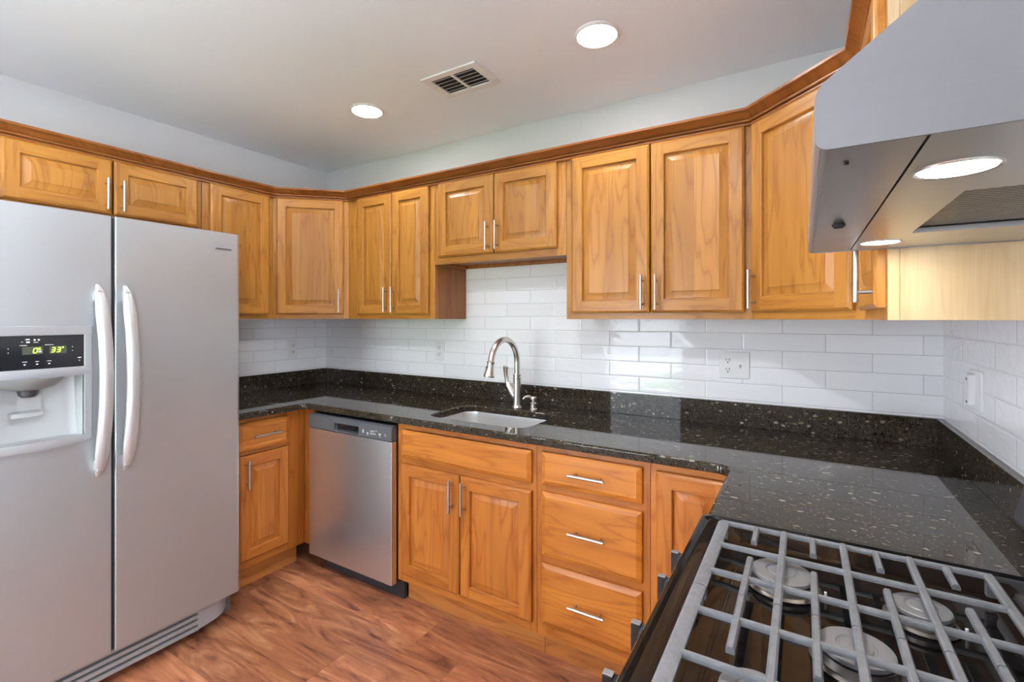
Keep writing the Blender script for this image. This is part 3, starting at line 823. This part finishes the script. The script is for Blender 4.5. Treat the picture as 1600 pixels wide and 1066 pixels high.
for k, yk_ in enumerate((-1.192, -1.306, GC, -1.612, -1.738)):
    ax_ = (-1, 0, .10)
    kb = MB().lathe([(.001, 0), (.0235, 0), (.0245, .004), (.0225, .010), (.0205, .020), (.001, .021)], (GX - .0125, yk_, .838), ax_, 24)
    ko = kb.build('knob', 'knob', ra, world=True)
    gm = MB().box(GX - .047, yk_ - .0065, .814, GX - .030, yk_ + .0065, .862, 0, .002)
    gm.build('grip', 'knob', ko, world=True)
    MB().box(GX - .0465, yk_ - .0060, .8622, GX - .031, yk_ + .0060, .8640, 0, .0006).build('grip_cap', 'knobtop', ko, world=True)
od = MB().box(GX - .006, GY0 + .004, .215, 2.799, GY1 - .004, .785, 0, .006).build('oven_door', 'enamel', ra, world=True)
MB().box(GX - .0075, GY0 + .12, .33, GX - .004, GY1 - .12, .62, 0).build('window', 'blackgloss', od, world=True)
m = MB().tube([(GX - .045, GY0 + .05, .735), (GX - .045, GY1 - .05, .735)], .011, 16)
for y in (GY0 + .07, GY1 - .07): m.tube([(GX - .005, y, .735), (GX - .045, y, .735)], .009, 12)
m.build('handle', 'handle', od, world=True)
MB().box(GX - .004, GY0 + .004, .065, 2.799, GY1 - .004, .205, 0, .005).build('drawer', 'enamel', ra, world=True)
for y in (GY0 + .05, GY1 - .05):
    MB().lathe([(.018, .0005), (.018, .0605)], (2.87, y, 0), seg=14).build('foot', 'rubber', ra, world=True)
MB().prism([(3.372, .924), (3.372, 1.006), (3.305, 1.016), (3.300, 1.026), (3.330, 1.150), (3.345, 1.158), (3.400, 1.158), (3.400, .924)], GY0, GY1, 'XZ').build('backguard', 'charcoal', ra, world=True)
# burners: big centre, four corners
for bx, by, s_ in ((2.953, -1.314, 1.08), (3.139, -1.318, .86), (3.046, -1.482, 1.0), (2.935, -1.640, .9), (3.139, -1.640, .9)):
    bb = MB().lathe([(.001, 0), (.053 * s_, 0), (.055 * s_, .003), (.050 * s_, .006), (.047 * s_, .006), (.044 * s_, .016), (.046 * s_, .0175), (.001, .018)], (bx, by, .9075), seg=36).build('burner', 'burnbase', ra, world=True)
    MB().lathe([(.001, 0), (.043 * s_, 0), (.0445 * s_, .002), (.0435 * s_, .0065), (.040 * s_, .008), (.024 * s_, .0082), (.022 * s_, .0062), (.020 * s_, .0062), (.018 * s_, .0082), (.001, .0086)], (bx, by, .9257), seg=36).build('burner_cap', 'burner', bb, world=True)
    MB().lathe([(.0022, 0), (.0022, .013)], (bx + .0585 * s_, by - .012, .9078), seg=8).build('igniter', 'white', bb, world=True)
# grates: two mirrored halves
ZT, ZB = .9505, .9425
GM = -1.465
def bar(m, a, b_, w, z0=ZB, z1=ZT):
    """tapered bar along x or y with a narrower crown"""
    a, b_ = Vector(a), Vector(b_); d = (b_ - a).normalized(); n_ = Vector((-d.y, d.x)) * w
    sec = [(-1, z0), (-1.0, z1 - .003), (-.55, z1), (.55, z1), (1.0, z1 - .003), (1, z0)]
    m.loft([[(p.x + n_.x * k, p.y + n_.y * k, z) for k, z in sec] for p in (a, a + d * .0015, b_ - d * .0015, b_)], 0)
for sgn in (1, -1):
    my = (lambda y: y) if sgn == 1 else (lambda y: 2 * GM - y)
    m = MB()
    e0 = GM + .0012
    ysp = lambda a, b_: tuple(sorted((my(a), my(b_))))
    def ybar(x, a, b_, w=.0052, **k):
        q0, q1 = ysp(a, b_); bar(m, (x, q0), (x, q1), w, **k)
    def xbar(y, a, b_, w=.0046, **k): bar(m, (a, my(y)), (b_, my(y)), w, **k)
    ybar(2.8425, e0, -1.186, .0105); ybar(3.2475, e0, -1.186, .0075)
    xbar(-1.184, 2.838, 3.252, .0050)
    xbar(-1.293, 2.85, 3.245); xbar(-1.402, 2.85, 3.245, .0052)
    for x in (2.952, 3.048, 3.145): ybar(x, e0, -1.182, .0058, z1=ZT + .0015)
    for x in (2.904, 3.000, 3.097, 3.193):
        ybar(x, e0, -1.328, .0055, z1=ZT + .0012); ybar(x, -1.184, -1.256, .0052, z1=ZT + .0008)
    for x in (2.845, 3.246):
        for y in (-1.20, -1.45): m.box(x - .006, my(y) - .006, .9215 if x < 2.9 else .9215, x + .006, my(y) + .006, ZB + .002, 0)
    m.build('grate', 'iron', ra, world=True, angle=40)

# ------------------------------------------------------------------ range hood
HY0, HY1, HZ = -1.789, -1.027, 1.519
HX = 2.993
ho = thing('range_hood', 'stainless steel wall-mounted range hood with two lit lamps above the gas range', 'range hood', (3.2, (HY0 + HY1) / 2, HZ))
prof_h = arc(HX + .010, HZ + .010, .010, 270, 180, 4) + [(HX, 1.562), (HX + .002, 1.570), (HX + .006, 1.576), (3.365, 1.862), (3.409, 1.862), (3.409, HZ)]
m = MB()
# hollow shell: front lip + slope + top + two ends
tsh = .003
m.prism(prof_h, HY0, HY0 + tsh, 'XZ'); m.prism(prof_h, HY1 - tsh, HY1, 'XZ')
op = prof_h[:-1]
m.loft([[(x, y, z) for x, z in op] for y in (HY0 + tsh, HY1 - tsh)], 0, False)
m.build('canopy', 'hood', ho, world=True, angle=40)
SMX = 3.070
m = MB().box(HX + .004, HY0 + .0045, HZ + .0015, SMX - .0012, HY1 - .0045, HZ + .006, 0)
m.build('front_strip', 'hoodu', ho, world=True)
FXA, FXB, FYA, FYB = 3.141, 3.385, -1.545, -1.243
l1, l2 = (3.111, -1.658), (3.109, -1.136)
hp = [(SMX + .0012, HY0 + .0045), (3.405, HY0 + .0045), (3.405, HY1 - .0045), (SMX + .0012, HY1 - .0045)]
MB().slab(hp, [[(FXA, FYA), (FXB, FYA), (FXB, FYB), (FXA, FYB)]], [(0, HZ + .0015), (0, HZ + .006)]).build('bottom_panel', 'hoodu', ho, world=True)
ff = MB().box(FXA + .002, FYA + .002, HZ + .008, FXB - .002, FYB - .002, HZ + .014).build('grease_filter', 'filter', ho, world=True)
m = MB().box(FXA + .0005, FYB - .010, HZ - .002, FXB, FYB + .002, HZ + .0065, 0, .001)
m.build('filter_frame', 'hoodu', ff, world=True)
for (lx, ly) in (l1, l2):
    q = MB().lathe([(.0001, .0), (.029, .0), (.0295, .0014)], (lx, ly, HZ), seg=32).build('lamp', 'hoodlamp', ho, world=True)
    MB().lathe([(.0296, 0.0012), (.0325, -.0006), (.0335, .0014)], (lx, ly, HZ), seg=32, caps=False).build('lamp_rim', 'pull', q, world=True)
    ld = D.lights.new('hood_bulb', 'AREA'); ld.shape = 'DISK'; ld.size = .056; ld.energy = HOOD_W; ld.color = (1, .93, .82)
    lo_ = D.objects.new('hood_bulb', ld); COL.objects.link(lo_); lo_.parent = ho; lo_.matrix_parent_inverse = world_of(ho).inverted(); lo_.location = (lx, ly, HZ - .002)
m = MB().lathe([(.001, 0), (.0085, 0), (.009, .003)], (3.031, -1.385, HZ - .0018), seg=16)
m.box(3.024, -1.402, HZ - .006, 3.037, -1.388, HZ + .0015, 0, .002)
m.build('switch', 'rubber', ho, world=True)
MB().lathe([(.001, 0), (.002, 0), (.002, .002)], (3.019, -1.733, HZ - .0003), seg=10).build('screw_hole', 'rubber', ho, world=True)

# ------------------------------------------------------------------ electrical
def outlet_insert(parent, c, ax):
    """duplex receptacle faces; ax maps (u, out, z) to world"""
    for dz in (-.0205, .0205):
        m = MB()
        prof_o = [(u, z) for u, z in rrect(-.0165, -.0150, .0165, .0150, .011, 5)]
        m.loft([[ax(c, u, o, z + dz) for u, z in prof_o] for o in (.004, .0082)], 0)
        r_ = m.build('receptacle', 'white', parent, world=True)
        s_ = MB()
        for u, h in ((-.0062, .0045), (.0062, .0055)):
            s_.loft([[ax(c, u + a, o, dz + .003 + b_) for a, b_ in ((-.0014, -h), (.0014, -h), (.0014, h), (-.0014, h))] for o in (.008, .0087)], 0)
        s_.loft([[ax(c, .0032 * math.cos(t), o, dz - .0085 + .0032 * math.sin(t)) for t in (2 * PI * k / 10 for k in range(10))] for o in (.008, .0087)], 0)
        s_.build('slots', 'slot', r_, world=True)
def plate(parent, c, ax, hw_, hh=.058):
    m = MB()
    m.loft([[ax(c, u, o, z) for u, z in rrect(-hw_ + i, -hh + i, hw_ - i, hh - i, .006, 3)] for o, i in ((0.0003, 0), (.0035, 0), (.0055, .0025))], 0)
    return m.build('cover_plate', 'white', parent, world=True)
AXB = lambda c, u, o, z: (c[0] + u, c[1] - o, c[2] + z)
AXL = lambda c, u, o, z: (c[0] + o, c[1] + u, c[2] + z)
AXR = lambda c, u, o, z: (c[0] - o, c[1] - u, c[2] + z)
def outlet(label, c, ax, hw_=.0355, kind='duplex'):
    root = thing('wall_outlet', label, 'outlet', c, 0, 'white wall outlets')
    plate(root, c, ax, hw_)
    return root
c = (TT, -.275, 1.168); o = outlet('white duplex outlet on the tiled left wall near the refrigerator', c, AXL); outlet_insert(o, c, AXL)
c = (1.082, -TT, 1.178); o = outlet('small white outlet on the back wall tile left of the faucet', c, AXB); outlet_insert(o, c, AXB)
c = (2.729, -TT, 1.173); o = outlet('white double-width plate with outlet and switch on the back wall tile', c, AXB, .0605)
c2 = (2.704, -TT, 1.173); outlet_insert(o, c2, AXB)
m = MB(); m.loft([[AXB((2.752, -TT, 1.173), u, q, z) for u, z in ((-.006, -.013), (.006, -.013), (.006, .013), (-.006, .013))] for q in (.004, .0062)], 0); sw = m.build('switch_slot', 'whitemetal', o, world=True)
m = MB(); m.loft([[AXB((2.752, -TT, 1.173), u, q, z - (q - .006) * .5) for u, z in ((-.0036, -.006), (.0036, -.006), (.0036, .004), (-.0036, .004))] for q in (.006, .016)], 0); m.build('toggle', 'cavity', sw, world=True)
c = (ROOM_X - TT, -.402, 1.168); o = outlet('white outlet plate with a raised insert on the tiled right wall beside the range hood', c, AXR, .056)
m = MB(); m.loft([[AXR(c, u - .016, q, z) for u, z in rrect(-.0175, -.046, .0175, .046, .006, 3)] for q in (.005, .018, .020)], 0); r_ = m.build('receptacle', 'white', o, world=True)
for dz in (.031, -.036):
    m = MB(); m.loft([[AXR(c, u - .016, q, z + dz) for u, z in ((-.006, -.003), (.006, -.003), (.006, .003), (-.006, .003))] for q in (.0198, .0206)], 0); m.build('slot', 'slot', r_, world=True)

# ------------------------------------------------------------------ ceiling fittings
def downlight(label, x, y, watt=LAMP_W):
    root = thing('recessed_light', label, 'ceiling light', (x, y, ROOM_Z), 0, 'recessed ceiling lights')
    MB().lathe([(.0735, -.0085), (.076, -.0085), (.084, -.003), (.085, -.0003), (.0735, -.0003)], (x, y, ROOM_Z), seg=40, caps=False).build('trim_ring', 'whitemetal', root, world=True)
    MB().lathe([(.001, -.0130), (.050, -.0122), (.068, -.0095), (.073, -.006), (.073, -.002)], (x, y, ROOM_Z), seg=40).build('diffuser', 'lamp', root, world=True)
    l_ = D.lights.new('led', 'AREA'); l_.shape = 'DISK'; l_.size = .13; l_.energy = watt; l_.color = LAMP_C
    q = D.objects.new('led', l_); COL.objects.link(q); q.parent = root; q.matrix_parent_inverse = world_of(root).inverted(); q.location = (x, y, ROOM_Z - .0145)
downlight('lit round ceiling light left of the air vent', 1.079, -.577)
downlight('lit round ceiling light right of the air vent', 2.324, -.581)
downlight('lit round ceiling light in front of the refrigerator, above and out of frame', 1.079, -1.95, 3.6)
downlight('lit round ceiling light above the camera by the range, out of frame', 2.50, -1.95, REAR_W)
ve = thing('air_vent', 'white ceiling air vent with dark louvred slots between the two ceiling lights', 'vent', (1.678, -.572, ROOM_Z))
VX0, VX1, VY0, VY1 = 1.530, 1.826, -.675, -.470
fw = .034
m = MB()
zt, zb = ROOM_Z - .0005, ROOM_Z - .008
m.box(VX0, VY0, zb, VX1, VY0 + fw, zt, 0, .002).box(VX0, VY1 - fw, zb, VX1, VY1, zt, 0, .002).box(VX0, VY0 + fw, zb, VX0 + fw, VY1 - fw, zt, 0, .002).box(VX1 - fw, VY0 + fw, zb, VX1, VY1 - fw, zt, 0, .002)
m.box((VX0 + VX1) / 2 - .006, VY0 + fw, zb, (VX0 + VX1) / 2 + .006, VY1 - fw, zt, 0)
vf = m.build('frame', 'whitemetal', ve, world=True)
MB().box(VX0 + fw, VY0 + fw, ROOM_Z - .0015, VX1 - fw, VY1 - fw, ROOM_Z - .0004).build('dark_backing', 'vent_shade', ve, world=True)  # near-black sheet under a solid ceiling, standing in for the duct's shade
for cx0, cx1 in ((VX0 + fw, (VX0 + VX1) / 2 - .006), ((VX0 + VX1) / 2 + .006, VX1 - fw)):
    for k in range(5):
        y = VY0 + fw + .016 + k * .0265
        MB().prism([(y - .0085, ROOM_Z - .0080), (y - .0070, ROOM_Z - .0085), (y + .0005, ROOM_Z - .0025), (y - .001, ROOM_Z - .0020)], cx0, cx1, 'YZ').build('slat', 'whitemetal', ve, world=True)
